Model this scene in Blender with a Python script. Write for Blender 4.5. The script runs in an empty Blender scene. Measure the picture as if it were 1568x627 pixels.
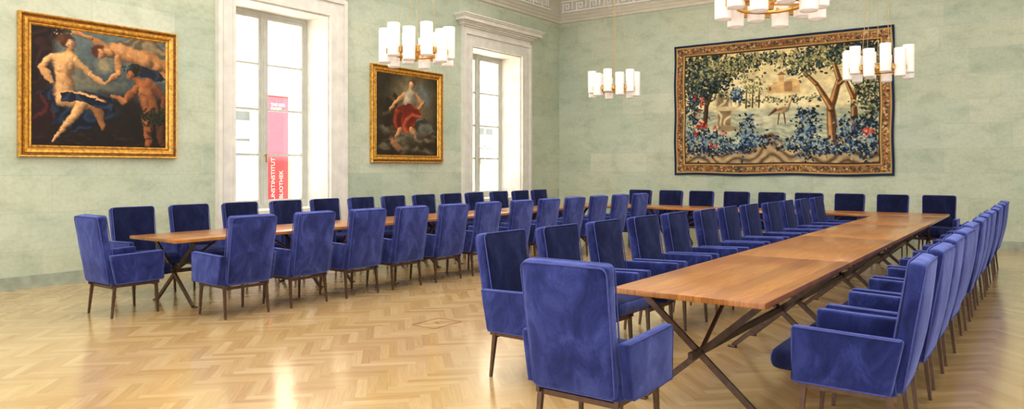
import bpy, bmesh, math, random
import numpy as np
from mathutils import Vector, Matrix
random.seed(7); np.random.seed(7)
sc = bpy.context.scene
try:
    sc.view_settings.view_transform = 'Standard'
    sc.view_settings.look = 'None'
except Exception:
    pass

def lin(c):
    return tuple(((x/255)/12.92 if x/255 <= .04045 else ((x/255+.055)/1.055)**2.4) for x in c)
def lin4(c): return lin(c)+(1,)

# ---------------------------------------------------------------- mesh builder
class MB:
    def __init__(s): s.v=[]; s.f=[]; s.m=[]; s.sm=[]
    def add(s, vs, fs, mat=0, smooth=False):
        o=len(s.v); s.v += [tuple(v) for v in vs]
        for f in fs:
            s.f.append([i+o for i in f]); s.m.append(mat); s.sm.append(smooth)
    def box(s,x0,x1,y0,y1,z0,z1,mat=0):
        v=[(x0,y0,z0),(x1,y0,z0),(x1,y1,z0),(x0,y1,z0),(x0,y0,z1),(x1,y0,z1),(x1,y1,z1),(x0,y1,z1)]
        s.add(v,[(0,3,2,1),(4,5,6,7),(0,1,5,4),(1,2,6,5),(2,3,7,6),(3,0,4,7)],mat)
    def bar(s,p0,p1,w,h,mat=0,up=(0,0,1),w1=None,h1=None):
        p0=Vector(p0);p1=Vector(p1);d=(p1-p0).normalized();u=Vector(up)
        a=d.cross(u)
        if a.length<1e-4: a=d.cross(Vector((1,0,0)))
        a.normalize(); b=a.cross(d).normalized()
        w1=w1 or w; h1=h1 or h
        v=[]
        for p,ww,hh in ((p0,w,h),(p1,w1,h1)):
            for sx,sy in ((-1,-1),(1,-1),(1,1),(-1,1)):
                v.append(p+a*sx*ww/2+b*sy*hh/2)
        s.add(v,[(0,3,2,1),(4,5,6,7),(0,1,5,4),(1,2,6,5),(2,3,7,6),(3,0,4,7)],mat)
    def cyl(s,p0,p1,r0,r1=None,n=12,mat=0,cap=True):
        r1=r0 if r1 is None else r1
        p0=Vector(p0);p1=Vector(p1);d=(p1-p0).normalized()
        a=d.cross(Vector((0,0,1)))
        if a.length<1e-4:a=Vector((1,0,0))
        a.normalize();b=d.cross(a).normalized()
        v=[]
        for p,r in((p0,r0),(p1,r1)):
            for i in range(n):
                t=2*math.pi*i/n; v.append(p+a*math.cos(t)*r+b*math.sin(t)*r)
        s.add(v,[(i,(i+1)%n,n+(i+1)%n,n+i) for i in range(n)],mat,True)
        if cap:
            s.add(v[:n],[tuple(range(n))[::-1]],mat); s.add(v[n:],[tuple(range(n))],mat)
    def tube(s,path,r,n=6,mat=0,closed=False):
        N=len(path);v=[];P=[Vector(p) for p in path]
        for i in range(N):
            if closed: d=P[(i+1)%N]-P[i-1]
            else: d=P[min(i+1,N-1)]-P[max(i-1,0)]
            d.normalize(); a=d.cross(Vector((0,0,1)))
            if a.length<1e-3:a=d.cross(Vector((0,1,0)))
            a.normalize();b=d.cross(a).normalized()
            for k in range(n):
                t=2*math.pi*k/n; v.append(P[i]+a*math.cos(t)*r+b*math.sin(t)*r)
        fs=[]
        for i in range(N if closed else N-1):
            j=(i+1)%N
            for k in range(n): fs.append((i*n+k,i*n+(k+1)%n,j*n+(k+1)%n,j*n+k))
        s.add(v,fs,mat,True)
    def ring(s,c,R,r,n=40,m=8,mat=0,hz=None):
        v=[];hz=hz or r
        for i in range(n):
            t=2*math.pi*i/n
            for k in range(m):
                q=2*math.pi*k/m; rr=R+r*math.cos(q)
                v.append((c[0]+rr*math.cos(t),c[1]+rr*math.sin(t),c[2]+hz*math.sin(q)))
        s.add(v,[(i*m+k,((i+1)%n)*m+k,((i+1)%n)*m+(k+1)%m,i*m+(k+1)%m) for i in range(n) for k in range(m)],mat,True)
    def rbox(s,half,r,mat=0,puff=(0,0,0),tf=None,mid=3,front=None):
        cs=[]
        for h in half:
            rr=min(r,h*.98); inner=h-rr
            c=[-h,-h+.12*rr,-h+.45*rr]+[ -inner+2*inner*i/(mid+1) for i in range(mid+2)]+[h-.45*rr,h-.12*rr,h]
            cs.append(c)
        n=[len(c) for c in cs]; idx={}; V=[]
        def vid(i,j,k):
            if (i,j,k) not in idx:
                p=[cs[0][i],cs[1][j],cs[2][k]]
                q=[max(-(half[a]-min(r,half[a]*.98)),min(half[a]-min(r,half[a]*.98),p[a])) for a in range(3)]
                d=Vector([p[a]-q[a] for a in range(3)])
                if d.length>1e-9:
                    mx=max(abs(x) for x in d); d=d.normalized()*mx
                P=[q[a]+d[a] for a in range(3)]
                for a in range(3):
                    if puff[a]:
                        b,c=[x for x in range(3) if x!=a]
                        w=max(0,1-(P[b]/half[b])**2)*max(0,1-(P[c]/half[c])**2)
                        P[a]+=puff[a]*w*(P[a]/half[a])
                P=Vector(P)
                if tf: P=tf(P)
                idx[(i,j,k)]=len(V); V.append(P)
            return idx[(i,j,k)]
        F=[];FR=[]
        X,Y,Z=n
        for i in range(X-1):
            for j in range(Y-1):
                F.append((vid(i,j,0),vid(i,j+1,0),vid(i+1,j+1,0),vid(i+1,j,0)))
                F.append((vid(i,j,Z-1),vid(i+1,j,Z-1),vid(i+1,j+1,Z-1),vid(i,j+1,Z-1)))
        for i in range(X-1):
            for k in range(Z-1):
                F.append((vid(i,0,k),vid(i+1,0,k),vid(i+1,0,k+1),vid(i,0,k+1)))
                FR.append((vid(i,Y-1,k),vid(i,Y-1,k+1),vid(i+1,Y-1,k+1),vid(i+1,Y-1,k)))
        for j in range(Y-1):
            for k in range(Z-1):
                F.append((vid(0,j,k),vid(0,j,k+1),vid(0,j+1,k+1),vid(0,j+1,k)))
                F.append((vid(X-1,j,k),vid(X-1,j+1,k),vid(X-1,j+1,k+1),vid(X-1,j,k+1)))
        o=len(s.v)
        s.add(V,F,mat,True)
        for f in FR:
            s.f.append([i+o for i in f]); s.m.append(mat if front is None else front); s.sm.append(True)
    def mesh(s,name,mats):
        me=bpy.data.meshes.new(name); me.from_pydata(s.v,[],s.f)
        for m in mats: me.materials.append(m)
        me.polygons.foreach_set('material_index',s.m)
        me.polygons.foreach_set('use_smooth',s.sm)
        me.update(); return me
    def build(s,name,mats,loc=(0,0,0),rz=0,parent=None):
        return place(name,s.mesh(name,mats),loc,rz,parent)
def place(name,me,loc=(0,0,0),rz=0,parent=None):
    o=bpy.data.objects.new(name,me); sc.collection.objects.link(o)
    o.location=loc; o.rotation_euler=(0,0,rz)
    if parent: o.parent=parent
    return o

# ---------------------------------------------------------------- materials
class NT:
    def __init__(s,name):
        s.mat=bpy.data.materials.new(name); s.mat.use_nodes=True
        s.t=s.mat.node_tree; s.b=s.t.nodes['Principled BSDF']; s.out=s.t.nodes['Material Output']
    def n(s,typ,**kw):
        nd=s.t.nodes.new(typ)
        for k,v in kw.items(): setattr(nd,k,v)
        return nd
    def l(s,a,b): s.t.links.new(a,b)
    def set(s,**kw):
        for k,v in kw.items(): s.b.inputs[k.replace('_',' ')].default_value=v
    def ramp(s,fac,stops):
        r=s.n('ShaderNodeValToRGB'); e=r.color_ramp.elements
        while len(e)<len(stops): e.new(.5)
        for i,(p,c) in enumerate(stops): e[i].position=p; e[i].color=lin4(c)
        s.l(fac,r.inputs[0]); return r.outputs[0]
    def mix(s,fac,a,b,mode='MIX'):
        m=s.n('ShaderNodeMix',data_type='RGBA',blend_type=mode)
        for sock,val in ((m.inputs[0],fac),(m.inputs[6],a),(m.inputs[7],b)):
            if hasattr(val,'is_linked'): s.l(val,sock)
            else: sock.default_value=val
        return m.outputs[2]
    def noise(s,vec,scale,detail=4,rough=.5,dist=0):
        nz=s.n('ShaderNodeTexNoise'); nz.inputs['Scale'].default_value=scale; nz.inputs['Detail'].default_value=detail
        nz.inputs['Roughness'].default_value=rough; nz.inputs['Distortion'].default_value=dist
        if vec is not None: s.l(vec,nz.inputs['Vector'])
        return nz.outputs['Fac']
    def mapping(s,vec,scale=(1,1,1),loc=(0,0,0)):
        m=s.n('ShaderNodeMapping'); m.inputs['Scale'].default_value=scale; m.inputs['Location'].default_value=loc
        s.l(vec,m.inputs['Vector']); return m.outputs[0]
    def bump(s,h,strength=.2,dist=.01):
        b=s.n('ShaderNodeBump'); b.inputs['Strength'].default_value=strength; b.inputs['Distance'].default_value=dist
        s.l(h,b.inputs['Height']); s.l(b.outputs[0],s.b.inputs['Normal'])

def simple(name,col,rough=.5,metal=0,var=.06,scale=8):
    k=NT(name); tc=k.n('ShaderNodeTexCoord')
    f=k.noise(tc.outputs['Object'],scale)
    a=tuple(max(0,c*(1-var)) for c in col); b=tuple(min(255,c*(1+var)) for c in col)
    k.l(k.ramp(f,[(.3,a),(.7,b)]),k.b.inputs['Base Color'])
    k.set(Roughness=rough,Metallic=metal); return k.mat

def wall_mat(name,axis):
    k=NT(name); tc=k.n('ShaderNodeTexCoord'); sp=k.n('ShaderNodeSeparateXYZ'); k.l(tc.outputs['Object'],sp.inputs[0])
    cb=k.n('ShaderNodeCombineXYZ'); k.l(sp.outputs[axis],cb.inputs[0]); k.l(sp.outputs[2],cb.inputs[1])
    v=cb.outputs[0]
    br=k.n('ShaderNodeTexBrick'); k.l(v,br.inputs['Vector'])
    br.offset=.42; br.squash=1.35; br.squash_frequency=3
    for nm,val in (('Scale',1.0),('Mortar Size',.005),('Mortar Smooth',.5),('Brick Width',1.15),('Row Height',.47),('Bias',0.0)):
        br.inputs[nm].default_value=val
    br.inputs['Color1'].default_value=(0,0,0,1); br.inputs['Color2'].default_value=(1,1,1,1); br.inputs['Mortar'].default_value=(.5,.5,.5,1)
    n1=k.noise(v,.45,4,.55); n2=k.noise(k.mapping(v,(1,1.6,1)),2.0,7,.68,.3)
    base=k.ramp(n1,[(.3,(182,193,169)),(.52,(202,208,186)),(.72,(219,221,201))])
    blk=k.ramp(br.outputs['Color'],[(0,(178,192,171)),(.35,(212,215,190)),(.7,(195,207,188)),(1,(222,223,202))])
    c=k.mix(.55,base,blk)
    st=k.ramp(n2,[(.28,(216,223,216)),(.5,(246,247,244)),(.75,(255,255,255))])
    c=k.mix(1.0,c,st,'MULTIPLY')
    fine=k.ramp(k.noise(v,18,4,.6),[(.3,(242,244,241)),(.6,(255,255,255))])
    c=k.mix(1.0,c,fine,'MULTIPLY')
    mj=k.n('ShaderNodeMath',operation='MULTIPLY'); k.l(br.outputs['Fac'],mj.inputs[0]); mj.inputs[1].default_value=.32
    c=k.mix(mj.outputs[0],c,lin4((150,162,142)))
    k.l(c,k.b.inputs['Base Color']); k.set(Roughness=.5)
    k.b.inputs['Specular IOR Level'].default_value=.35
    return k.mat
M_wallL=wall_mat('green_stone_left',1); M_wallB=wall_mat('green_stone_back',0)
M_plaster=simple('white_plaster',(246,243,236),.6,0,.02,3)
M_stone=simple('trim_stone',(229,223,212),.5,0,.04,5)
M_base=simple('baseboard_stone',(158,166,148),.5,0,.12,6)
M_ceiling=simple('ceiling_paint',(246,244,238),.8,0,.01)
M_frameW=simple('window_paint',(196,196,186),.4,0,.03)
M_gold=simple('gilded_wood',(214,154,62),.38,.55,.22,22)
M_golddk=simple('gilded_dark',(128,82,32),.45,.5,.3,30)
M_brass=simple('brass',(206,160,88),.28,1,.08)
M_bronze=simple('dark_bronze',(88,70,58),.38,.7,.12,20)
M_legs=simple('chair_leg_bronze',(92,68,52),.35,.55,.12,20)
M_cord=simple('suspension_wire',(190,165,120),.4,.6)

def velvet(name,g_=1.0,sheen=.5):
    k=NT(name); tc=k.n('ShaderNodeTexCoord'); oi=k.n('ShaderNodeObjectInfo')
    add=k.n('ShaderNodeVectorMath',operation='ADD'); k.l(tc.outputs['Object'],add.inputs[0])
    mu=k.n('ShaderNodeVectorMath',operation='SCALE')
    cmb=k.n('ShaderNodeCombineXYZ'); k.l(oi.outputs['Random'],cmb.inputs[0]);k.l(oi.outputs['Random'],cmb.inputs[1])
    k.l(cmb.outputs[0],mu.inputs[0]); mu.inputs['Scale'].default_value=9
    k.l(mu.outputs[0],add.inputs[1])
    v=add.outputs[0]
    f=k.noise(k.mapping(v,(1,1,.6)),6,5,.65,.8)
    g=k.noise(v,240,3,.7)
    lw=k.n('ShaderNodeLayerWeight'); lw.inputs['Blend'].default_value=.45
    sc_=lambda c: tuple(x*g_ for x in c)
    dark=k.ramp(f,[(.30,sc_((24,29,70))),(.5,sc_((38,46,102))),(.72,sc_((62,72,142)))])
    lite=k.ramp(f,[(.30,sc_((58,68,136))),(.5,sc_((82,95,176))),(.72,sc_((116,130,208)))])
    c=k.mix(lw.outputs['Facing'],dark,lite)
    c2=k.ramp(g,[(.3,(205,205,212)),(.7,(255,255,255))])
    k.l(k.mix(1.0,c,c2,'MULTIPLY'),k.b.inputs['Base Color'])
    k.set(Roughness=.85); k.b.inputs['Specular IOR Level'].default_value=.1
    k.b.inputs['Sheen Weight'].default_value=sheen; k.b.inputs['Sheen Roughness'].default_value=.4
    k.b.inputs['Sheen Tint'].default_value=(.38,.46,1,1)
    k.bump(g,.2,.002)
    return k.mat
M_velvet=velvet('blue_velvet'); M_velvet2=velvet('blue_velvet_nap_shade',.56,.12)  # second copy is darker: nap tone plus shade painted into seats and backrest fronts
M_pipe=simple('velvet_piping',(62,70,140),.8,0,.1,40)

def table_wood():
    k=NT('cherry_tabletop'); tc=k.n('ShaderNodeTexCoord'); oi=k.n('ShaderNodeObjectInfo')
    cmb=k.n('ShaderNodeCombineXYZ')
    mm=k.n('ShaderNodeMath',operation='MULTIPLY'); k.l(oi.outputs['Random'],mm.inputs[0]); mm.inputs[1].default_value=13
    k.l(mm.outputs[0],cmb.inputs[0]); k.l(mm.outputs[0],cmb.inputs[1])
    add=k.n('ShaderNodeVectorMath',operation='ADD'); k.l(tc.outputs['Object'],add.inputs[0]); k.l(cmb.outputs[0],add.inputs[1])
    v=add.outputs[0]
    g1=k.noise(k.mapping(v,(22,1.1,1)),1.6,6,.62,1.2)
    g2=k.noise(k.mapping(v,(90,2.5,1)),2,4,.6)
    sp=k.n('ShaderNodeSeparateXYZ'); k.l(v,sp.inputs[0])
    m=k.n('ShaderNodeMath',operation='MULTIPLY'); k.l(sp.outputs[0],m.inputs[0]); m.inputs[1].default_value=7.2
    fl=k.n('ShaderNodeMath',operation='FLOOR'); k.l(m.outputs[0],fl.inputs[0])
    wn=k.n('ShaderNodeTexWhiteNoise',noise_dimensions='1D'); k.l(fl.outputs[0],wn.inputs['W'])
    c=k.ramp(g1,[(.25,(158,96,42)),(.45,(190,126,60)),(.6,(206,143,74)),(.8,(220,162,94))])
    st=k.ramp(wn.outputs['Value'],[(0,(222,208,192)),(1,(255,252,248))])
    c=k.mix(1.0,c,st,'MULTIPLY')
    c=k.mix(1.0,c,k.ramp(g2,[(.3,(222,210,198)),(.65,(255,255,255))]),'MULTIPLY')
    k.l(c,k.b.inputs['Base Color']); k.set(Roughness=.28)
    k.b.inputs['Coat Weight'].default_value=.3; k.b.inputs['Coat Roughness'].default_value=.14
    return k.mat
M_table=table_wood()

def parquet():
    k=NT('oak_parquet')
    at=k.n('ShaderNodeAttribute',attribute_name='rnd'); uv=k.n('ShaderNodeUVMap',uv_map='UVMap')
    g=k.noise(k.mapping(uv.outputs[0],(2.5,45,1)),1.5,5,.6,.8)
    tc=k.n('ShaderNodeTexCoord')
    big=k.noise(tc.outputs['Object'],.5,3,.5)
    c=k.ramp(at.outputs['Fac'],[(0,(208,171,115)),(.35,(216,182,126)),(.7,(222,190,136)),(1,(229,200,150))])
    c=k.mix(1.0,c,k.ramp(g,[(.3,(238,230,216)),(.65,(255,255,255))]),'MULTIPLY')
    c=k.mix(1.0,c,k.ramp(big,[(.3,(246,241,232)),(.7,(255,255,255))]),'MULTIPLY')
    k.l(c,k.b.inputs['Base Color'])
    r=k.n('ShaderNodeMapRange'); k.l(at.outputs['Fac'],r.inputs[0]); r.inputs[3].default_value=.19; r.inputs[4].default_value=.25
    k.l(r.outputs[0],k.b.inputs['Roughness'])
    k.b.inputs['Coat Weight'].default_value=.65; k.b.inputs['Coat Roughness'].default_value=.14
    k.bump(g,.02,.002)
    return k.mat
M_floor=parquet()

def glass():
    k=NT('window_glass'); t=k.n('ShaderNodeBsdfTransparent'); g=k.n('ShaderNodeBsdfGlossy'); g.inputs['Roughness'].default_value=.02
    m=k.n('ShaderNodeMixShader'); m.inputs[0].default_value=.05
    k.l(t.outputs[0],m.inputs[1]);k.l(g.outputs[0],m.inputs[2]);k.l(m.outputs[0],k.out.inputs['Surface']); return k.mat
M_glass=glass()
def opal():
    k=NT('opal_glass'); tc=k.n('ShaderNodeTexCoord'); f=k.noise(tc.outputs['Object'],6)
    k.l(k.ramp(f,[(.3,(236,226,216)),(.7,(250,243,236))]),k.b.inputs['Base Color'])
    k.set(Roughness=.25); k.b.inputs['Emission Color'].default_value=(1,.92,.85,1); k.b.inputs['Emission Strength'].default_value=.22
    return k.mat
M_opal=opal()

# ---------------------------------------------------------------- camera
F=1122.0; H0=1.5; HOR=258.0; YAW=math.radians(36)
cd=bpy.data.cameras.new('camera'); cam=bpy.data.objects.new('camera',cd); sc.collection.objects.link(cam)
cam.location=(0,0,H0); cam.rotation_euler=(math.radians(90),0,YAW)
cd.sensor_width=36; cd.lens=F/1568*36; cd.shift_y=(HOR-313.5)/1568; cd.clip_end=200
sc.camera=cam
def project(X,Y,Z):
    s,c=math.sin(YAW),math.cos(YAW)
    dep=-X*s+Y*c; lat=X*c+Y*s
    return 784+F*lat/dep, HOR-F*(Z-H0)/dep

# ---------------------------------------------------------------- room
XL=-10.25; YB=16.2; XR=5.0; YF=-5.0; ZC=6.15; TH=.65
W1=(6.70,8.58); W2=(12.54,14.45); WZ0=.80; WZ1=4.20
b=MB()
segs=[YF,W1[0],W1[1],W2[0],W2[1],YB+.4]
for i in range(0,5,2): b.box(XL-TH,XL,segs[i],segs[i+1],0,ZC+.3)
for w in (W1,W2):
    b.box(XL-TH,XL,w[0],w[1],0,WZ0); b.box(XL-TH,XL,w[0],w[1],WZ1,ZC+.3)
b.build('wall_left',[M_wallL])
b=MB(); b.box(XL,XR+.3,YB,YB+.4,0,ZC+.3); b.build('wall_back',[M_wallB])
b=MB(); b.box(XL-TH,XR+4,YF-2,YB+.4,ZC,ZC+.3); b.build('ceiling',[M_ceiling])
b=MB(); ys=[-5,-3.6,-1.0,1.0,3.6,5.6,8.2,10.2,12.8,YB]
for i in range(0,len(ys)-1,2): b.box(XR,XR+.3,ys[i],ys[i+1],0,ZC)
for i in range(1,len(ys)-1,2):
    b.box(XR,XR+.3,ys[i],ys[i+1],0,.6); b.box(XR,XR+.3,ys[i],ys[i+1],5.2,ZC)
b.build('wall_right',[M_wallL])

# herringbone parquet (real planks)
def floor():
    n=6; W=.07; V=[];Fc=[];R=[];UV=[]
    c45=math.cos(math.pi/4); g=.004
    K=int(26/W)
    def addp(x0,y0,x1,y1,horiz):
        cx,cy=(x0+x1)/2*W,(y0+y1)/2*W
        wx=cx*c45-cy*c45-3; wy=cx*c45+cy*c45+5
        if not(XL-.2<wx<XR+.2 and YF-.0<wy<YB+.2): return
        o=len(V); r=random.random(); u0=random.random()*40; v0=random.random()*40
        pts=[(x0+g,y0+g),(x1-g,y0+g),(x1-g,y1-g),(x0+g,y1-g)]
        for (x,y) in pts:
            X=x*W;Y=y*W; V.append((X*c45-Y*c45-3,X*c45+Y*c45+5,0))
        uvs=[(u0,v0),(u0+n*W,v0),(u0+n*W,v0+W),(u0,v0+W)]
        if not horiz: uvs=[(u0,v0),(u0,v0+W),(u0+n*W,v0+W),(u0+n*W,v0)]
        Fc.append((o,o+1,o+2,o+3)); R.append(r); UV.extend(uvs)
    for j in range(-40,41):
        for kk in range(-K,K):
            ox=kk+j*n; oy=kk-j*n
            addp(ox,oy,ox+n,oy+1,True); addp(ox,oy+1,ox+1,oy+1+n,False)
    o=len(V)
    me=bpy.data.meshes.new('floor')
    nb=len(Fc)
    x0,x1,y0,y1,z0,z1=XL-.6,XR+.3,YF-.2,YB+.4,-.3,-.0015
    V+= [(x0,y0,z0),(x1,y0,z0),(x1,y1,z0),(x0,y1,z0),(x0,y0,z1),(x1,y0,z1),(x1,y1,z1),(x0,y1,z1)]
    for f in [(0,3,2,1),(4,5,6,7),(0,1,5,4),(1,2,6,5),(2,3,7,6),(3,0,4,7)]:
        Fc.append(tuple(o+i for i in f)); R.append(0.0); UV.extend([(0,0)]*4)
    me.from_pydata(V,[],Fc)
    me.materials.append(M_floor); me.materials.append(simple('subfloor',(150,112,66),.6))
    me.polygons.foreach_set('material_index',[0]*nb+[1]*6)
    a=me.attributes.new('rnd','FLOAT','FACE'); a.data.foreach_set('value',R)
    uvl=me.uv_layers.new(name='UVMap'); uvl.data.foreach_set('uv',np.array(UV,dtype=np.float32).ravel())
    place('floor',me)
floor()

# baseboards
b=MB()
for y0,y1 in ((YF,W1[0]-.33),(W1[1]+.38,W2[0]-.33),(W2[1]+.38,YB)):
    b.box(XL,XL+.03,y0,y1,0,.13); b.box(XL,XL+.018,y0,y1,.13,.16)
b.build('baseboard_left',[M_base])
b=MB(); b.box(XL+.03,XR,YB-.03,YB,0,.13); b.box(XL+.03,XR,YB-.018,YB,.13,.16); b.build('baseboard_back',[M_base])

# cornice with greek key
b=MB()
prof=[(0,5.26),(.05,5.27),(.05,5.33),(.08,5.345),(.10,5.39),(.14,5.42),(.14,5.46),(.08,5.47),(.08,5.86),(.15,5.87),(.17,5.92),(.24,5.96),(.30,6.03),(.42,6.06),(.42,6.10),(.50,6.15)]
vs=[]
for off,z in prof: vs+= [(XL+off,YF,z),(XL+off,YB-off,z),(XR,YB-off,z)]
fs=[]
for i in range(len(prof)-1):
    for k in range(2): fs.append((i*3+k,i*3+k+1,i*3+k+4,i*3+k+3))
b.add(vs,fs,0)
def key(put,s0,s1):
    u=.036; P=.40; s=s0
    z0=5.51
    while s+P<s1:
        H=.30; w=P
        put(s,s+w,z0,z0+u)
        put(s,s+w,z0+H-u,z0+H)
        put(s+.03,s+.03+u,z0+u,z0+H-3*u)
        put(s+.03,s+.24,z0+H-3*u,z0+H-2*u)
        put(s+.24-u,s+.24,z0+3.2*u,z0+H-3*u)
        put(s+.12,s+.24,z0+2.2*u,z0+3.2*u)
        put(s+.12,s+.12+u,z0+3.2*u,z0+4.8*u)
        put(s+.30,s+.30+u,z0+2*u,z0+H-u)
        s+=P
key(lambda a,c,z0,z1:b.box(XL+.08,XL+.125,a,c,z0,z1,1),0,YB-.2)
key(lambda a,c,z0,z1:b.box(a,c,YB-.125,YB-.08,z0,z1,1),XL+.15,XR)
b.build('trim_1',[simple('cornice_plaster',(214,207,190),.6,0,.02,3),M_plaster])

# ---------------------------------------------------------------- windows
def window(name,y0,y1):
    b=MB(); z0,z1=WZ0,WZ1; x=XL
    b.box(x-TH+.01,x+.01,y0-.0,y0+.025,z0,z1,0); b.box(x-TH+.01,x+.01,y1-.025,y1,z0,z1,0)
    b.box(x-TH+.01,x+.01,y0+.025,y1-.025,z1-.025,z1,0)
    for (a,c) in ((y0-.31,y0),(y1,y1+.36)):
        b.box(x,x+.06,a,c,.0,z1+.31,0)
        out=a if a<y0 else c-.07
        b.box(x+.06,x+.10,out,out+.07,0,z1+.31,0)
        inn=c-.05 if a<y0 else a
        b.box(x+.06,x+.075,inn,inn+.05,.0,z1+.05,0)
        mid=(a+c)/2
        b.box(x+.06,x+.068,mid-.06,mid+.06,.3,z1+.0,0)
    b.box(x,x+.06,y0,y1,z1,z1+.31,0); b.box(x+.06,x+.10,y0-.24,y1+.29,z1+.24,z1+.31,0)
    b.box(x+.06,x+.075,y0,y1,z1,z1+.05,0)
    A,C=y0-.31,y1+.36
    for (z,zz,p) in ((z1+.31,z1+.40,.05),(z1+.40,z1+.43,.10),(z1+.43,z1+.47,.14),(z1+.47,z1+.50,.18),(z1+.50,z1+.58,.27),(z1+.58,z1+.61,.30),(z1+.61,z1+.64,.33)):
        e=max(0,p-.08); b.box(x,x+p,A-e,C+e,z,zz,0)
    b.box(x-TH+.01,x+.07,y0-.0,y1+.0,z0-.05,z0+.015,0)
    b.box(x,x+.03,y0,y1,0,z0-.05,0)
    b.box(x+.03,x+.045,y0+.25,y1-.25,.2,z0-.18,0)
    X0,X1=x-TH+.02,x-TH+.10
    a,c=y0+.025,y1-.025
    b.box(X0,X1,a,a+.06,z0,z1-.025,1); b.box(X0,X1,c-.06,c,z0,z1-.025,1)
    b.box(X0,X1,a+.06,c-.06,z0+.015,z0+.085,1); b.box(X0,X1,a+.06,c-.06,z1-.095,z1-.025,1)
    m=(a+c)/2
    b.box(X0,X1+.02,m-.045,m+.045,z0+.085,z1-.095,1); b.box(X1+.02,X1+.035,m-.02,m+.02,z0+.085,z1-.095,1)
    for (p,q) in ((a+.06,m-.045),(m+.045,c-.06)):
        X2,X3=X0+.015,X1-.012
        b.box(X2,X3,p,p+.05,z0+.085,z1-.095,1); b.box(X2,X3,q-.05,q,z0+.085,z1-.095,1)
        b.box(X2,X3,p+.05,q-.05,z0+.085,z0+.16,1); b.box(X2,X3,p+.05,q-.05,z1-.15,z1-.095,1)
        for i in (1,2,3):
            zz=z0+.16+(z1-.15-z0-.16)*i/4
            b.box(X2+.01,X3,p+.05,q-.05,zz-.018,zz+.018,1)
        b.box(X2+.02,X2+.024,p+.05,q-.05,z0+.16,z1-.15,2)
    b.cyl((X1+.035,m,1.72),(X1+.07,m,1.72),.012,mat=3); b.bar((X1+.07,m,1.74),(X1+.07,m,1.60),.02,.014,3)
    b.build(name,[M_stone,M_frameW,M_glass,M_brass])
window('window_1',*W1); window('window_2',*W2)

# ---------------------------------------------------------------- exterior
M_fac=simple('facade_render',(222,210,186),.9,0,.03,.6)
M_facw=simple('facade_window',(112,118,112),.3,0,.1,1)
b=MB(); XF=-24
b.box(XF-1,XF,2,60,-6,16,0)
for fl in range(-1,4):
    zc=fl*4.6+1.0
    for i in range(0,15):
        yc=4.5+i*3.7
        b.box(XF,XF+.10,yc-.95,yc+.95,zc-.2,zc+2.9,0)
        b.box(XF+.10,XF+.12,yc-.7,yc+.7,zc,zc+2.6,1)
        b.box(XF+.12,XF+.16,yc-.05,yc+.05,zc,zc+2.6,0); b.box(XF+.12,XF+.16,yc-.7,yc+.7,zc+1.6,zc+1.7,0)
        b.box(XF,XF+.4,yc-1.1,yc+1.1,zc+2.9,zc+3.15,0)
    b.box(XF,XF+.25,2,60,zc-1.2,zc-.9,0)
b.build('neighbouring_building',[M_fac,M_facw])
b=MB(); b.box(-60,XL-TH-.5,-30,70,-6.2,-6,0); b.build('courtyard_ground',[simple('courtyard_gravel',(205,200,188),.9,0,.05,1)])
M_red=simple('banner_red',(206,62,76),.7,0,.05)
M_white=simple('banner_print',(245,240,235),.7)
b=MB(); b.box(-13.02,-13.0,9.30,9.80,-3,3.02,0); b.cyl((-13.01,9.2,3.04),(-13.01,9.9,3.04),.03,mat=1)
b.cyl((-13.01,9.85,-6),(-13.01,9.85,3.1),.035,mat=1)
ban=b.build('hanging_banner',[M_red,M_frameW])
def text(body,size,loc,rot):
    cu=bpy.data.curves.new('lettering','FONT'); cu.body=body; cu.size=size; cu.extrude=.002
    cu.materials.append(M_white); o=bpy.data.objects.new('lettering',cu); sc.collection.objects.link(o)
    o.location=loc; o.rotation_euler=rot; o.parent=ban
text('KUNSTINSTITUT',.13,(-12.99,9.46,.75),(math.radians(90),math.radians(-90),math.radians(90)))
text('BIBLIOTHEK',.13,(-12.99,9.66,.75),(math.radians(90),math.radians(-90),math.radians(90)))
text('TAG DER\nKUNST',.085,(-12.99,9.36,2.8),(math.radians(90),0,math.radians(90)))

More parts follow.
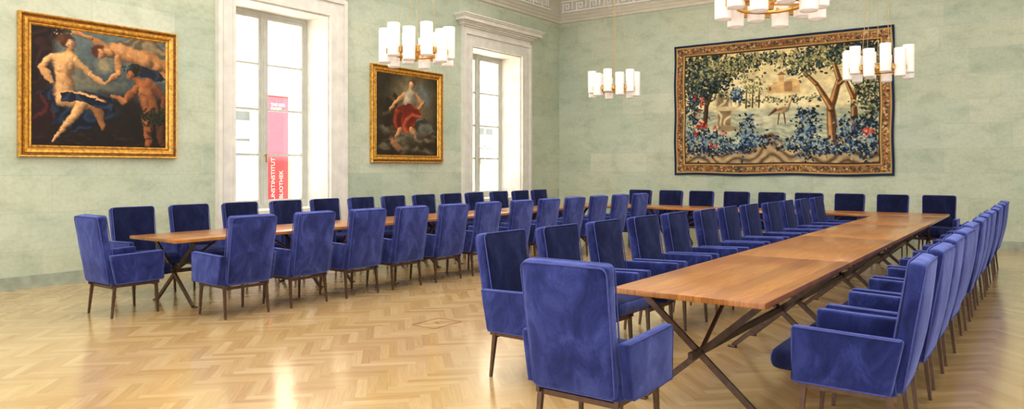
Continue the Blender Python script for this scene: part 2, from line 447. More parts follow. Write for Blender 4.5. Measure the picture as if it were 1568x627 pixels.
# ---------------------------------------------------------------- armchair
def chair_mesh():
    b=MB(); th=math.radians(9.5)
    def back(P):
        f=.5+P.z/.70
        P=Vector((P.x*(.95+.05*f),P.y-.012*math.sin(math.pi*f),P.z))
        y=P.y*math.cos(th)-P.z*math.sin(th); z=P.y*math.sin(th)+P.z*math.cos(th)
        return Vector((P.x,y-.275,z+.685))
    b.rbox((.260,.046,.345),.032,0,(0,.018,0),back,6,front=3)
    for sy in (-.042,.042):
        pts=[]
        hx,hz,r=.254,.339,.035
        for cx,cz,a0 in ((hx-r,hz-r,0),(-hx+r,hz-r,90),(-hx+r,-hz+r,180),(hx-r,-hz+r,270)):
            for k in range(4):
                t=math.radians(a0+k*30); pts.append(back(Vector((cx+r*math.cos(t),sy,cz+r*math.sin(t)))))
        b.tube(pts,.005,5,1,True)
    for s in (-1,1):
        def arm(P,s=s):
            f=(P.y+.26)/.52
            return Vector((P.x+s*.288,P.y+.008-(.03*(P.z/.15) if f<.3 else 0),P.z+.493+ .016*(f-.5)*(1 if P.z>0 else .3)))
        b.rbox((.031,.258,.150),.02,0,(.006,0,0),arm,4)
        pts=[arm(Vector((s*.029,y,z))) for y,z in ((-.243,.144),(0,.144),(.243,.144),(.252,.133),(.252,0),(.252,-.133),(.243,-.144),(0,-.144),(-.243,-.144))]
        b.tube(pts,.0045,5,1)
    b.rbox((.257,.25,.05),.02,0,(0,0,0),lambda P:P+Vector((0,.01,.375)),2)
    b.rbox((.252,.31,.058),.05,3,(0,0,.022),lambda P:P+Vector((0,.095,.435)),5,front=0)
    for sx in (-1,1):
        b.bar((sx*.235,-.24,.318),(sx*.235,.25,.318),.022,.032,2)
        for y,dy in ((-.20,-.035),(.215,.02)):
            b.bar((sx*.245,y+dy,0),(sx*.235,y,.345),.018,.018,2,(0,1,0),.030,.030)
            b.cyl((sx*.245,y+dy,0),(sx*.245,y+dy,.012),.012,mat=2,n=8)
    for y in (-.20,.215): b.bar((-.235,y,.300),(.235,y,.300),.022,.028,2)
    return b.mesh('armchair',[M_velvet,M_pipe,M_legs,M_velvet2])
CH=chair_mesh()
cnt=[0]
def chair(x,y,deg,j=2.0):
    nm='armchair' if cnt[0]==0 else 'armchair.%03d'%cnt[0]; cnt[0]+=1
    place(nm,CH,(x+random.uniform(-.02,.02),y+random.uniform(-.015,.015),0),math.radians(deg+random.uniform(-j,j)))
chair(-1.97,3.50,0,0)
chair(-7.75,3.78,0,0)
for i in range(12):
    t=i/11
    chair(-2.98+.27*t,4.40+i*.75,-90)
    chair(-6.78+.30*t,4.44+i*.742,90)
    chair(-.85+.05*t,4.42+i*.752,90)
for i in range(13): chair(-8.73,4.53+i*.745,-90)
for i in range(9): chair(-1.50-i*.712,14.38,180)

# ---------------------------------------------------------------- tables
TW=.95
def table_mesh(L):
    b=MB()
    b.rbox((TW/2,L/2-.003,.018),.004,0,(0,0,0),lambda P:P+Vector((0,0,.732)),2)
    for s in (-1,1): b.box(s*.22-.02,s*.22+.02,-L/2+.12,L/2-.12,.69,.713,1)
    for s in (-1,1):
        y=s*(L/2-.26)
        b.box(-.42,.42,y-.022,y+.022,.695,.714,1)
        b.bar((-.39,y-.012,.70),(.39,y-.012,.012),.022,.038,1,(1,0,0))
        b.bar((.39,y+.012,.70),(-.39,y+.012,.012),.022,.038,1,(1,0,0))
        for q in (-1,1): b.rbox((.035,.02,.008),.005,1,(0,0,0),lambda P,q=q,y=y:P+Vector((q*.395,y,.008)),1)
        b.bar((0,y,.36),(0,y-s*.55,.695),.02,.02,1,(1,0,0))
    b.box(-.015,.015,-L/2+.10,L/2-.10,.345,.385,1)
    return b.mesh('conference_table',[M_table,M_bronze])
tc=[0]
def table(me,x,y,rz=0):
    nm='conference_table' if tc[0]==0 else 'conference_table.%03d'%tc[0]; tc[0]+=1
    place(nm,me,(x,y,0),rz)
SL=2.22; T1=table_mesh(SL); T2=table_mesh(7.0/3)
for i in range(4):
    table(T1,-1.725,4.1+SL*(i+.5)); table(T1,-7.775,4.1+SL*(i+.5))
for i in range(3): table(T2,-8.25+7.0/3*(i+.5),4.1+4*SL+TW/2,math.radians(90))

b=MB()
for (x0,x1,y0,y1) in ((-.15,.15,-.2,-.192),(-.15,.15,.192,.2),(-.15,-.142,-.192,.192),(.142,.15,-.192,.192)): b.box(x0,x1,y0,y1,0,.002,0)
b.box(-.02,.02,-.008,.008,0,.003,0)
b.build('floor_outlet_cover',[M_brass],(-4.75,5.3,0.0005),math.radians(0))

# ---------------------------------------------------------------- chandeliers
def chand_mesh():
    b=MB(); z0=3.01
    R=.465; n=12; L=.46
    for i in range(n):
        t=2*math.pi*i/n; dz=.045 if i%2 else -.025
        x,y=R*math.cos(t),R*math.sin(t)
        za=z0+dz; zb=za+L; r=.088
        prof=[(r*.84,za+.03),(r*.90,za),(r*.97,za+.02),(r,zb-.01),(r*.97,zb),(r*.88,zb-.01),(r*.86,zb-.10)]
        m=16; vs=[]
        for rr,zz in prof:
            for k in range(m):
                q=2*math.pi*k/m; vs.append((x+rr*math.cos(q),y+rr*math.sin(q),zz))
        fs=[(a*m+k,a*m+(k+1)%m,(a+1)*m+(k+1)%m,(a+1)*m+k) for a in range(len(prof)-1) for k in range(m)]
        b.add(vs,fs,0,True)
        b.add([vs[k] for k in range(m)],[tuple(range(m))[::-1]],0); b.add(vs[-m:],[tuple(range(m))],0)
        xi,yi=(R-.15)*math.cos(t),(R-.15)*math.sin(t)
        b.bar((xi,yi,z0+.14),(x-.07*math.cos(t),y-.07*math.sin(t),z0+.14),.02,.04,1)
        tt=t+math.pi/n
        b.rbox((.022,.022,.04),.01,1,(0,0,0),lambda P,tt=tt:P+Vector(((R+.0)*math.cos(tt),(R+.0)*math.sin(tt),z0+.13)),1)
    b.ring((0,0,z0+.12),R-.14,.010,mat=1,hz=.018); b.ring((0,0,z0+.20),R-.14,.008,mat=1,hz=.010)
    for i in range(4):
        t=math.pi*i/2+.4
        b.cyl((.31*math.cos(t),.31*math.sin(t),z0+.18),(.045*math.cos(t),.045*math.sin(t),ZC-.05),.0045,n=5,mat=2)
    b.cyl((0,0,z0+.2),(0,0,ZC-.05),.004,n=5,mat=2)
    b.cyl((0,0,z0+.08),(0,0,z0+.22),.035,.035,n=16,mat=1)
    for i in range(4):
        t=math.pi*i/2; b.bar((0,0,z0+.13),((R-.14)*math.cos(t),(R-.14)*math.sin(t),z0+.13),.012,.02,1)
    b.cyl((0,0,ZC-.06),(0,0,ZC),.09,.10,n=20,mat=1)
    return b.mesh('chandelier',[M_opal,M_brass,M_cord])
CM=chand_mesh()
for i,(x,y) in enumerate([(-7.28,7.7),(-7.25,13.6),(-2.25,13.5),(-2.22,7.45)]):
    place('chandelier' if i==0 else 'chandelier.%03d'%i,CM,(x,y,0),.2*i)

# ---------------------------------------------------------------- painted surfaces (vertex colour)
def tolin(a):
    a=np.clip(a/255,0,1); return np.where(a<=.04045,a/12.92,((a+.055)/1.055)**2.4)
def fbm(h,w,base,octs=5,seed=0):
    rs=np.random.RandomState(seed); out=np.zeros((h,w)); amp=1;tot=0
    for o in range(octs):
        n=int(base*2**o)+2
        g=rs.rand(n+1,n+1)
        yy=np.linspace(0,n-1e-3,h); xx=np.linspace(0,n-1e-3,w)
        yi=yy.astype(int); xi=xx.astype(int); fy=(yy-yi)[:,None]; fx=(xx-xi)[None]
        fy=fy*fy*(3-2*fy); fx=fx*fx*(3-2*fx)
        A=g[np.ix_(yi,xi)];B=g[np.ix_(yi,np.minimum(xi+1,n))];C=g[np.ix_(np.minimum(yi+1,n),xi)];D=g[np.ix_(np.minimum(yi+1,n),np.minimum(xi+1,n))]
        out+=amp*((A*(1-fx)+B*fx)*(1-fy)+(C*(1-fx)+D*fx)*fy); tot+=amp; amp*=.55
    return out/tot
def brushwarp(C,amp,base,seed):
    h,w=C.shape[:2]
    dx=(fbm(h,w,base,4,seed)-.5)*2*amp*2; dy=(fbm(h,w,base,4,seed+1)-.5)*2*amp*2
    yy,xx=np.mgrid[0:h,0:w]
    return C[np.clip((yy+dy).round().astype(int),0,h-1),np.clip((xx+dx).round().astype(int),0,w-1)]
class Canvas:
    def __init__(s,U,V,bg): s.U=U;s.V=V;s.C=np.zeros(U.shape+(3,))+np.array(bg,float)
    def win(s,x0,x1,y0,y1):
        h,w=s.U.shape
        cu=s.U[h//2]; c0=max(0,np.searchsorted(cu,x0)-1); c1=min(w,np.searchsorted(cu,x1)+1)
        if c1<=c0: return None
        lo=np.minimum(s.V[:,c0],s.V[:,c1-1]); hi=np.maximum(s.V[:,c0],s.V[:,c1-1])
        r=np.where((hi>=y0)&(lo<=y1))[0]
        if len(r)==0: return None
        return slice(r[0],r[-1]+1),slice(c0,c1)
    def blend(s,w,m,col):
        s.C[w]=s.C[w]*(1-m[...,None])+np.array(col,float)*m[...,None]
    def ell(s,cx,cy,rx,ry,ang,col,soft=.25,alpha=1,shade=0):
        R=max(rx,ry); w=s.win(cx-R,cx+R,cy-R,cy+R)
        if w is None:return
        dx=s.U[w]-cx;dy=s.V[w]-cy;a=math.radians(ang)
        p=(dx*math.cos(a)+dy*math.sin(a))/rx;q=(-dx*math.sin(a)+dy*math.cos(a))/ry
        d=np.sqrt(p*p+q*q);m=np.clip((1-d)/soft,0,1)*alpha
        if shade:
            l=1-shade*np.clip((dx+dy*.8)/R*.7+.15+.3*d*d,-.4,1); s.blend(w,m,np.array(col,float)*l[...,None])
        else: s.blend(w,m,col)
    def limb(s,p0,p1,r0,r1,col,shade=.78,soft=.3):
        R=max(r0,r1)
        w=s.win(min(p0[0],p1[0])-R,max(p0[0],p1[0])+R,min(p0[1],p1[1])-R,max(p0[1],p1[1])+R)
        if w is None:return
        ax,ay=p0;bx,by=p1;dx=bx-ax;dy=by-ay;L2=dx*dx+dy*dy+1e-6
        t=np.clip(((s.U[w]-ax)*dx+(s.V[w]-ay)*dy)/L2,0,1)
        ox=s.U[w]-(ax+t*dx);oy=s.V[w]-(ay+t*dy)
        r=(r0+(r1-r0)*t)*(1+.12*np.sin(t*math.pi))
        d=np.sqrt(ox*ox+oy*oy)/r; m=np.clip((1-d)/soft,0,1)
        l=1.02-shade*np.clip((ox*.6+oy*.8)/r*.75+.12+.3*d*d,-.15,1)
        c=np.array(col,float)*l[...,None]; c[...,1]*=.97; c[...,2]*=.92
        s.blend(w,m,c)
    def face(s,x,y,r,ang=0,tone=(70,36,22)):
        a=math.radians(ang); ca,sa=math.cos(a),math.sin(a)
        P=lambda u,v:(x+u*r*ca-v*r*sa,y+u*r*sa+v*r*ca)
        for u in (-.42,.38):
            p=P(u,-.12); s.ell(p[0],p[1],r*.24,r*.11,ang,tone,.6,.9); p=P(u,-.34); s.ell(p[0],p[1],r*.28,r*.08,ang,tone,.8,.6)
        p=P(.08,.2); s.ell(p[0],p[1],r*.12,r*.28,ang,tone,.9,.5)
        p=P(0,.55); s.ell(p[0],p[1],r*.26,r*.10,ang,(140,50,36),.6,.85)
        p=P(.5,.35); s.ell(p[0],p[1],r*.4,r*.6,ang,tone,1,.35)
    def mask(s,pts):
        xs=[p[0] for p in pts];ys=[p[1] for p in pts]; w=s.win(min(xs),max(xs),min(ys),max(ys))
        if w is None:return None,None
        U=s.U[w];V=s.V[w];ins=np.zeros(U.shape,bool);n=len(pts)
        for i in range(n):
            x0,y0=pts[i];x1,y1=pts[(i+1)%n]
            if y0==y1: continue
            ins^=((y0>V)!=(y1>V))&(U<(x1-x0)*(V-y0)/(y1-y0)+x0)
        return w,ins*1.0
    def poly(s,pts,col,alpha=1):
        w,m=s.mask(pts)
        if w is not None: s.blend(w,m*alpha,col)
    def folds(s,pts,c1,c2,freq,ang,seed=0):
        w,m=s.mask(pts)
        if w is None:return
        U=s.U[w];V=s.V[w]
        a=math.radians(ang); q=U*math.cos(a)+V*math.sin(a)
        k=.5+.5*np.sin(q*freq+2.6*np.sin((U-V*.6)*.11+seed)+1.7*np.sin((U*.4+V)*.17+seed*2)); k=k**2.2
        col=np.array(c1,float)*(1-k[...,None])+np.array(c2,float)*k[...,None]
        s.blend(w,m,col)

def vc_material(name,rough,spec,weave=False):
    k=NT(name); a=k.n('ShaderNodeAttribute',attribute_name='Col'); k.l(a.outputs['Color'],k.b.inputs['Base Color'])
    k.set(Roughness=rough); k.b.inputs['Specular IOR Level'].default_value=spec
    tc=k.n('ShaderNodeTexCoord')
    k.bump(k.noise(tc.outputs['Object'],220 if weave else 60,2,.5),.25 if weave else .1,.002)
    return k.mat
def grid_object(name,PX,PY,PZ,C,mat,parent):
    h,w=PX.shape; co=np.stack([PX,PY,PZ],-1).reshape(-1,3).astype(np.float32)
    i=np.arange((h-1)*(w-1)); r=i//(w-1); c=i%(w-1); v0=r*w+c
    q=np.stack([v0,v0+w,v0+w+1,v0+1],-1).astype(np.int32)
    me=bpy.data.meshes.new(name); me.vertices.add(h*w); me.vertices.foreach_set('co',co.ravel())
    me.loops.add(q.size); me.loops.foreach_set('vertex_index',q.ravel())
    me.polygons.add(len(q)); me.polygons.foreach_set('loop_start',np.arange(0,q.size,4,dtype=np.int32)); me.polygons.foreach_set('loop_total',np.full(len(q),4,dtype=np.int32))
    me.update(calc_edges=True)
    at=me.color_attributes.new('Col','FLOAT_COLOR','POINT')
    rgba=np.ones((h*w,4),np.float32); rgba[:,:3]=tolin(C).reshape(-1,3); at.data.foreach_set('color',rgba.ravel())
    me.materials.append(mat); me.validate()
    return place(name,me,parent=parent)

def frame(name,y0,y1,z0,z1,w,x=XL):
    b=MB(); prof=[(0,0,0),(0,.05,0),(.08,.075,0),(.16,.07,0),(.24,.05,1),(.34,.045,1),(.42,.065,0),(.6,.06,0),(.72,.04,0),(.8,.034,1),(.88,.042,0),(1,.02,0),(1,.0,0)]
    vs=[]
    for t,d,_ in prof:
        i=t*w; vs+=[(x+.004+d,y0+i,z0+i),(x+.004+d,y1-i,z0+i),(x+.004+d,y1-i,z1-i),(x+.004+d,y0+i,z1-i)]
    for k in range(len(prof)-1):
        fs=[(k*4+j,k*4+(j+1)%4,(k+1)*4+(j+1)%4,(k+1)*4+j) for j in range(4)]
        b.add([vs[q] for f in fs for q in f],[(0,1,2,3),(4,5,6,7),(8,9,10,11),(12,13,14,15)],prof[k+1][2])
    b.box(x+.004,x+.02,y0+w*.5,y1-w*.5,z0+w*.5,z1-w*.5,1)
    return b.build(name,[M_gold,M_golddk]),(y0+w*.97,y1-w*.97,z0+w*.97,z1-w*.97)
M_oil=vc_material('oil_paint',.5,.25)
M_weave=vc_material('woven_wool',.95,.1,True)

# painting 1
fo,(a,c,e,f)=frame('framed_painting',3.72,5.75,1.64,3.45,.155)
w,h=340,310
Y=np.linspace(a,c,w)[None].repeat(h,0); Z=np.linspace(f,e,h)[:,None].repeat(w,1); X=np.full_like(Y,XL+.026)
U,V=project(X,Y,Z)
cv=Canvas(U,V,(96,112,120))
n1=fbm(h,w,4,5,1); n2=fbm(h,w,10,5,2)
tt=np.clip((V-60)/150,0,1)[...,None]
sky=np.array([98,114,120.])*(1-tt)+np.array([34,44,50.])*tt
cl=np.clip((n1-.47)*5,0,1)[...,None]*(1-np.clip((V-118)/30,0,1))[...,None]
sky=sky*(1-cl*.75)+np.array([170,154,114.])*cl*.75
cv.C[:]=sky
lo=np.clip((V-156+n1*26)/16,0,1)[...,None]; cv.C[:]=cv.C*(1-lo)+np.array([30,23,19.])*lo
dk=np.clip((96-U)/25+np.clip((66-V)/20,0,1)*(U<120)*1.0,0,1)[...,None]
cv.C[:]=cv.C*(1-dk)+np.array([38,22,19.])*dk
cv.folds([(48,35),(84,42),(76,90),(62,120),(48,140)],(26,16,15),(60,30,26),.3,20)
cv.ell(150,168,44,10,10,(46,58,66),.7,.7)
SK=(226,180,128); SK2=(200,148,98); SK3=(154,96,56)
cv.folds([(170,66),(206,58),(240,64),(256,84),(246,100),(220,84),(190,72)],(96,86,68),(150,134,102),.25,70)
cv.limb((236,100),(256,122),9,5,SK2); cv.limb((222,86),(256,104),12,7,(176,126,82)); cv.limb((216,90),(240,104),13,9,SK2)
cv.limb((174,78),(206,86),13,12,SK2); cv.limb((204,86),(222,94),12,15,SK2)
cv.ell(184,74,10,6,10,(232,190,140),.9,.7); cv.ell(212,82,10,6,25,(226,180,128),.9,.6); cv.ell(196,88,10,4,15,(140,92,56),1,.6)
cv.limb((166,78),(140,58),6.5,4.5,SK2); cv.limb((140,58),(113,50),4.5,2.8,SK2)
cv.limb((178,88),(182,112),6.5,5,SK2); cv.limb((182,112),(166,126),5,3,SK2)
cv.limb((160,82),(168,80),6,7,SK2)
cv.ell(150,78,10.5,10,0,(84,46,28),.3); cv.ell(155,83,7,8,25,(204,148,104),.35,1,.6); cv.face(155,84,6.5,20)
cv.folds([(196,98),(218,100),(240,110),(254,122),(238,126),(214,116),(196,108)],(24,30,48),(48,58,82),.25,30)
cv.folds([(54,142),(92,134),(130,140),(168,150),(176,172),(152,190),(120,206),(96,192),(64,182)],(14,20,36),(38,54,82),.16,60,1)
cv.folds([(48,150),(60,142),(80,156),(84,184),(60,200),(48,192)],(38,17,17),(84,34,29),.3,10,2)
cv.limb((82,90),(62,100),7.5,5.5,SK); cv.limb((62,100),(78,126),5.5,3.8,SK)
cv.limb((106,72),(102,90),5.5,6.5,SK2)
cv.limb((90,89),(112,91),9,9,SK,.6); cv.limb((101,94),(95,120),18,13.5,SK); cv.limb((95,120),(98,144),13.5,17,SK)
cv.ell(93,99,7,6.5,0,(244,204,156),.9,.8); cv.ell(109,99,6.5,6.5,0,(238,196,146),.9,.8); cv.ell(92,107,8,2.5,10,(150,98,60),.9,.6);cv.ell(110,107,7,2.5,-10,(150,98,60),.9,.6)
cv.ell(93,100,1.4,1.4,0,(170,90,66),.6,.8); cv.ell(110,100,1.4,1.4,0,(170,90,66),.6,.8)
cv.ell(94,130,8,8,0,(238,198,148),.9,.5); cv.ell(95,126,1.5,2,0,(130,80,50),.7,.8); cv.ell(108,122,4,14,8,(150,98,62),1,.55)
cv.limb((116,92),(138,114),6.5,5,SK); cv.limb((138,114),(162,128),5,2.8,SK)
cv.ell(104,62,12.5,11.5,0,(74,42,25),.3); cv.ell(109,67,7.2,9,-20,(228,178,130),.35,1,.5); cv.face(110,68,6.5,-15); cv.ell(94,58,7,6,0,(92,54,31),.5)
cv.limb((98,150),(142,158),15,12,SK); cv.limb((134,162),(154,160),11,10,SK2)
cv.limb((146,160),(158,196),8,4.5,(160,112,72))
cv.limb((126,160),(92,204),10,5,SK); cv.limb((92,204),(80,216),5,3.2,SK); cv.ell(134,156,8,7,0,(236,194,144),1,.6)
cv.folds([(90,140),(110,142),(136,150),(158,156),(172,160),(168,170),(146,164),(120,156),(96,152)],(16,24,42),(44,60,90),.2,40,3)
cv.limb((226,186),(226,222),10,5,SK3); cv.limb((244,186),(250,222),9,5,(100,60,38))
cv.limb((205,118),(216,130),6,7,SK3)
cv.limb((222,134),(232,172),16,12,SK3,.85); cv.ell(215,138,9,7,0,(196,136,86),.9,.7); cv.ell(228,140,7,6,0,(170,112,68),.9,.6); cv.ell(222,156,8,7,0,(176,116,70),.9,.6); cv.ell(220,146,9,2,10,(90,54,34),.9,.6); cv.ell(226,158,1.6,12,-8,(96,58,36),.9,.6)
cv.limb((208,138),(190,158),6.5,5,SK3); cv.limb((190,158),(170,146),5,3,(182,124,80))
cv.limb((236,134),(252,152),7,5.5,(120,74,46)); cv.limb((252,152),(248,178),5.5,4,(108,66,42))
cv.ell(205,111,11.5,11,0,(30,20,15),.35); cv.ell(200,116,6.5,8,15,(176,112,70),.4,1,.55); cv.face(199,116,6,12,(50,26,18))
for i in range(190):
    cv.ell(237+random.gauss(0,10),181+random.gauss(0,6),3.2,1.6,random.uniform(0,180),random.choice([(20,22,16),(36,40,24),(52,54,34),(24,26,19)]),.5)
for i in range(40):
    cv.ell(206+random.gauss(0,7),104+random.gauss(0,3),2.6,1.4,random.uniform(0,180),random.choice([(22,26,18),(46,48,28)]),.5)
for i in range(10):
    t=i/10*2*math.pi; cv.ell(98+15*math.cos(t),49+4.5*math.sin(t),1.3,1.3,0,(220,204,146),.6)
for i in range(40): cv.ell(random.uniform(48,258),random.uniform(198,226),8,2,random.uniform(-20,20),random.choice([(52,36,26),(26,19,16),(64,48,32)]),.8,.7)
cv.C=brushwarp(cv.C,4.5,14,50)
n4=fbm(h,w,60,3,3)
cv.C*= ((.78+.34*n2)*(.88+.24*n4))[...,None]*np.array([1.0,.95,.88])
grid_object('canvas',X,Y,Z,cv.C,M_oil,fo)

# painting 2
fo,(a,c,e,f)=frame('framed_painting.001',9.56,11.57,1.61,3.48,.15)
w,h=210,210
Y=np.linspace(a,c,w)[None].repeat(h,0); Z=np.linspace(f,e,h)[:,None].repeat(w,1); X=np.full_like(Y,XL+.026)
U,V=project(X,Y,Z)
cv=Canvas(U,V,(70,62,40))
n1=fbm(h,w,4,5,11); n2=fbm(h,w,9,5,12)
d=np.sqrt(((U-630)/36)**2+((V-160)/58)**2)
k=np.clip(1.25-d,0,1)[...,None]*(.5+n1[...,None])
cv.C[:]=np.array([46,38,24.])*(1-k)+np.array([128,114,80.])*k
CLD=[(112,100,80),(84,74,56),(132,120,98),(66,58,42)]
for i in range(60): cv.ell(random.uniform(584,666),random.uniform(192,236),random.uniform(5,12),random.uniform(3,6),random.uniform(-20,20),random.choice(CLD),.8,.55)
cv.ell(648,148,11,22,-25,(104,110,104),.6,.9); cv.ell(655,140,6,16,-35,(78,78,66),.6,.8)
cv.folds([(592,150),(606,142),(612,150),(604,190),(590,196),(584,176)],(42,34,22),(80,68,44),.3,10)
cv.limb((620,146),(606,158),4.5,3.5,SK2); cv.limb((606,158),(598,168),3.5,2.4,SK2)
cv.limb((637,146),(648,158),4.5,3.4,SK2); cv.limb((648,158),(640,168),3.2,2.5,SK2)
cv.limb((629,134),(629,144),3.4,4.5,SK2)
cv.limb((629,146),(626,166),10,10,(170,158,136),.7); cv.ell(624,150,6,6,0,(206,176,138),.8,.8); cv.ell(634,152,4,8,-10,(110,98,80),.9,.6)
cv.ell(631,127,6.5,7,0,(84,54,30),.3); cv.ell(630,129.5,4.5,6,-8,(222,174,128),.35,1,.45); cv.face(630,130,4,-6)
cv.folds([(606,166),(616,160),(630,160),(642,168),(648,180),(646,192),(636,200),(620,203),(606,198),(601,184)],(104,34,19),(180,80,48),.22,50,1)
cv.folds([(602,176),(612,166),(618,182),(612,202),(602,198)],(84,26,16),(146,56,32),.3,20,2)
cv.folds([(640,178),(658,186),(664,200),(646,206),(634,198)],(52,52,44),(100,98,82),.3,40)
cv.limb((612,198),(606,216),4.5,3,SK2); cv.limb((630,198),(637,212),4.5,3,SK2)
for i in range(26): cv.ell(random.uniform(604,650),random.uniform(204,220),random.uniform(4,8),random.uniform(2,4),random.uniform(-20,20),random.choice(CLD),.9,.6)
cv.ell(600,212,6,6,0,(96,64,40),.3); cv.ell(601,214,4.5,4.5,0,(174,126,86),.5); cv.face(601,214,4)
cv.limb((603,220),(612,230),6,5,(160,114,78)); cv.ell(654,216,5,5,0,(136,98,70),.6)
cv.C=brushwarp(cv.C,3.2,12,60)
n4=fbm(h,w,50,3,4)
cv.C*=((.78+.4*n2)*(.88+.24*n4))[...,None]
grid_object('canvas.001',X,Y,Z,cv.C,M_oil,fo)

# tapestry (cm coordinates)
w,h=520,335
X0,X1,Z0,Z1=-7.03,-2.40,1.34,4.35
Us=np.linspace(0,463,w)[None].repeat(h,0); Vs=np.linspace(0,300,h)[:,None].repeat(w,1)
cv=Canvas(Us,Vs,(205,185,125))
n1=fbm(h,w,6,5,21); n2=fbm(h,w,30,3,22); n3=fbm(h,w,14,4,23)
U,V=Us,Vs
sk=np.clip((V-40)/110,0,1)[...,None]
cv.C[:]=np.array([232,210,150.])*(1-sk)+np.array([238,222,172.])*sk
cl=np.clip((n1-.52)*6,0,1)[...,None]; cv.C[:]=cv.C*(1-.4*cl)+np.array([200,170,108.])*.4*cl
wt=np.clip((V-150)/12,0,1)[...,None]; wav=(.5+.5*np.sin(V*.5+n1*30))[...,None]
wc=np.array([150,158,134.])*(1-wav*.6)+np.array([222,212,172.])*wav*.6
cv.C[:]=cv.C*(1-wt)+wc*wt
rid=V+14*np.sin(U*.035)+9*np.sin(U*.083+2)
gr=np.clip((rid-226)/8,0,1)[...,None]; gw=np.abs(np.sin(rid*.16+n1*5))[...,None]*(.6+.4*n3[...,None])
gc=np.array([88,66,46.])*(1-gw)+np.array([212,186,138.])*gw
cv.C[:]=cv.C*(1-gr)+gc*gr
R=random.Random(5)
def leaves(cx,cy,sx,sy,n,cols,size=(2.2,4.5)):
    for i in range(n):
        x=R.gauss(cx,sx);y=R.gauss(cy,sy)
        if 28<x<435 and 28<y<272:
            s_=R.uniform(*size); cv.ell(x,y,s_,s_*.55,R.uniform(0,180),R.choice(cols),.35,.95)
DK=[(24,34,46),(32,42,50),(40,52,52),(30,38,38)]; MD=[(56,74,70),(72,86,66),(50,66,78),(92,98,62)]; LT=[(148,140,88),(182,166,108),(120,124,82),(204,186,130)]
BL=[(46,64,92),(66,92,122),(32,46,70),(98,124,146),(150,166,168)]
cv.poly([(216,122),(216,104),(228,104),(228,98),(240,98),(240,84),(252,84),(252,98),(268,92),(284,98),(284,124)],(214,176,118)); cv.poly([(252,100),(252,120),(268,120),(268,98)],(168,128,84)); cv.poly([(236,84),(246,76),(256,84)],(150,100,70)); cv.poly([(220,108),(224,108),(224,116),(220,116)],(120,88,60))
for q in range(9): leaves(160+q*20,138+R.uniform(-5,5),9,4,24,MD+LT,(2,3.5))
for x_ in (168,182,196): cv.limb((x_,150),(x_+3,108),2,1.2,(96,74,46)); leaves(x_+2,102,7,12,46,MD+LT,(2,3.5))
cv.ell(228,178,60,14,0,(220,212,174),.5,.7); cv.poly([(100,120),(112,112),(128,112),(138,124),(136,190),(102,190)],(188,168,124)); cv.folds([(104,122),(134,122),(134,188),(104,188)],(134,114,82),(220,204,158),.4,0)
cv.ell(122,150,30,6,0,(210,190,142),.3); cv.ell(122,194,36,8,0,(156,136,98),.3)
cv.limb((70,228),(80,120),7,5,(84,58,38)); cv.limb((80,140),(104,80),5,3,(96,68,42)); cv.limb((78,130),(54,82),5,3,(84,60,40)); cv.limb((104,90),(150,66),3,2,(84,60,40))
leaves(72,72,30,24,1050,DK+DK+MD,(2.5,6)); leaves(50,124,12,34,480,DK+MD+BL[:2]); leaves(140,56,30,12,420,DK+MD); leaves(76,66,32,22,320,LT+MD); leaves(200,44,24,7,180,DK+MD+LT)
leaves(136,56,34,12,140,LT); leaves(92,104,18,10,160,DK+MD)
TR=(112,76,48); TL=(200,154,100)
for (p,q,r0,r1) in (((352,232),(344,160),12,9),((344,160),(362,100),8,6),((346,160),(318,108),7,5),((362,100),(350,60),6,4),((362,110),(404,76),5,3),((318,108),(288,76),5,3),((392,226),(388,140),8,6),((388,140),(408,90),6,4),((388,140),(372,96),5,3)):
    cv.limb(p,q,r0,r1,TR,.5); cv.limb((p[0]-r0*.4,p[1]),(q[0]-r1*.4,q[1]),r0*.35,r1*.3,TL,.3)
leaves(350,46,44,11,820,DK+DK+MD,(2.5,6)); leaves(296,68,22,10,280,DK+MD); leaves(414,80,13,32,640,DK+DK+MD,(2.5,6)); leaves(345,50,48,13,240,LT+MD); leaves(422,150,9,42,420,DK+MD); leaves(300,54,34,12,150,LT)
leaves(416,110,14,40,120,LT)
for (x_,y_,a_,b_,n_) in ((56,222,14,16,320),(100,228,16,12,300),(172,208,8,18,260),(190,224,18,7,160),(298,208,12,24,380),(272,234,20,7,150),(330,238,18,8,160),(410,224,15,18,360),(370,242,22,6,130),(140,238,16,5,100),(150,120,7,9,70),(376,204,12,14,140)):
    leaves(x_,y_,a_,b_,n_,BL[:3]+DK,(2.5,5.5)); leaves(x_-2,y_-3,a_*.9,b_*.9,n_//3,[(150,166,168),(122,148,162),(186,180,136),(98,124,146)])
for i in range(18):
    x_,y_=R.choice([(56,130),(66,182),(96,226),(60,208),(110,210),(86,190),(52,160),(410,214),(426,236)]); x_+=R.gauss(0,6);y_+=R.gauss(0,6)
    for j in range(5): cv.ell(x_+R.gauss(0,3),y_+R.gauss(0,3),3.8,2.8,R.uniform(0,180),R.choice([(182,58,46),(202,92,70),(156,42,38),(222,172,144)]),.4)
cv.ell(246,160,17,8,-12,(206,178,130),.3,1,.5); cv.limb((258,154),(266,132),3.5,2.2,(214,190,146)); cv.ell(267,130,4,3,0,(206,170,120),.3); cv.limb((270,130),(280,134),1.4,.6,(90,60,40))
cv.limb((240,166),(238,190),1.6,1.2,(110,76,46)); cv.limb((250,166),(254,190),1.6,1.2,(110,76,46)); cv.limb((232,158),(218,170),4,1.5,(120,86,56)); cv.ell(242,158,12,4,-20,(120,90,60),.6,.8)
cv.C*=(.82+.36*n2)[...,None]
m=np.minimum(np.minimum(U,463-U),np.minimum(V,300-V))
ins=lambda a_,b_:((m>=a_)&(m<b_))
bc=np.array([140,104,66.])*(.7+.6*n3[...,None])
cv.C[ins(0,26)]=bc[ins(0,26)]
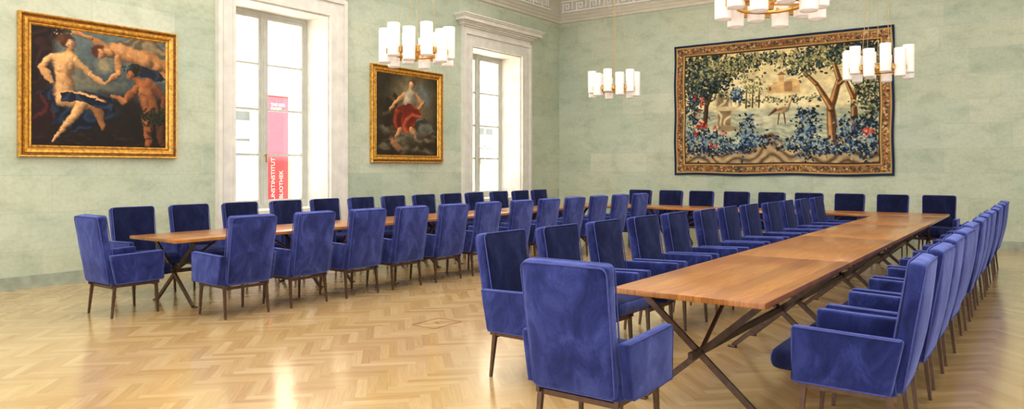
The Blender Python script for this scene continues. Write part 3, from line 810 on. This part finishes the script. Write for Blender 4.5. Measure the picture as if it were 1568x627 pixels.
def along():
    s_=0
    while s_<463*2+300*2:
        if s_<463: yield s_,15
        elif s_<763: yield 448,s_-463
        elif s_<1226: yield s_-763,285
        else: yield 15,s_-1226
        s_+=4.2
for (x_,y_) in along():
    for j in range(4):
        s_=R.uniform(1.8,4)
        cv.ell(x_+R.gauss(0,3),y_+R.gauss(0,3.2),s_,s_*.6,R.uniform(0,180),R.choice([(156,84,58),(198,152,92),(66,68,58),(208,176,124),(96,60,44),(176,118,76),(56,64,74)]),.4)
cv.C[ins(0,5)]=(36,46,70); cv.C[ins(5,7.5)]=(188,150,92); cv.C[ins(22.5,25)]=(198,160,98); cv.C[ins(25,28)]=(74,50,36)
cv.C*=(.9+.2*n1)[...,None]
PX=X0+Us/463*(X1-X0); PZ=Z1-Vs/300*(Z1-Z0)+.012*np.sin(Us*.03)*(Vs/300)
PX=PX+.008*np.sin(Vs*.05)
PY=YB-.045+.010*np.sin(Us*.075)*(.3+Vs/300)+.006*np.sin(Us*.19+1)
root=bpy.data.objects.new('tapestry',None); sc.collection.objects.link(root)
grid_object('woven_panel',PX,PY,PZ,cv.C,M_weave,root)
b=MB(); b.box(X0+.02,X1-.02,YB-.03,YB-.002,Z1-.08,Z1-.02); b.build('hanging_batten',[M_bronze],parent=root)

# ---------------------------------------------------------------- light
wd=bpy.data.worlds.new('world'); sc.world=wd; wd.use_nodes=True
bg=wd.node_tree.nodes['Background']; bg.inputs[0].default_value=(.93,.96,1,1); bg.inputs[1].default_value=2.7
sl=bpy.data.lights.new('sun','SUN'); sl.energy=38; sl.angle=.02; sl.color=(1,.98,.95)
so=bpy.data.objects.new('sun',sl); sc.collection.objects.link(so)
dv=Vector((-math.cos(math.radians(66)),-.05,-math.sin(math.radians(66)))); so.rotation_euler=dv.to_track_quat('-Z','Y').to_euler(); so.location=(10,0,30)
def area(name,loc,sx,sy,e,col=(1,.985,.97)):
    al=bpy.data.lights.new(name,'AREA'); al.shape='RECTANGLE'; al.size=sx; al.size_y=sy; al.energy=e; al.color=col
    o=bpy.data.objects.new(name,al); sc.collection.objects.link(o); o.location=loc; return o
area('added_ceiling_fill',(-4.5,7,6.0),9,12,690)  # unseen fill lamp, added to even out the room light
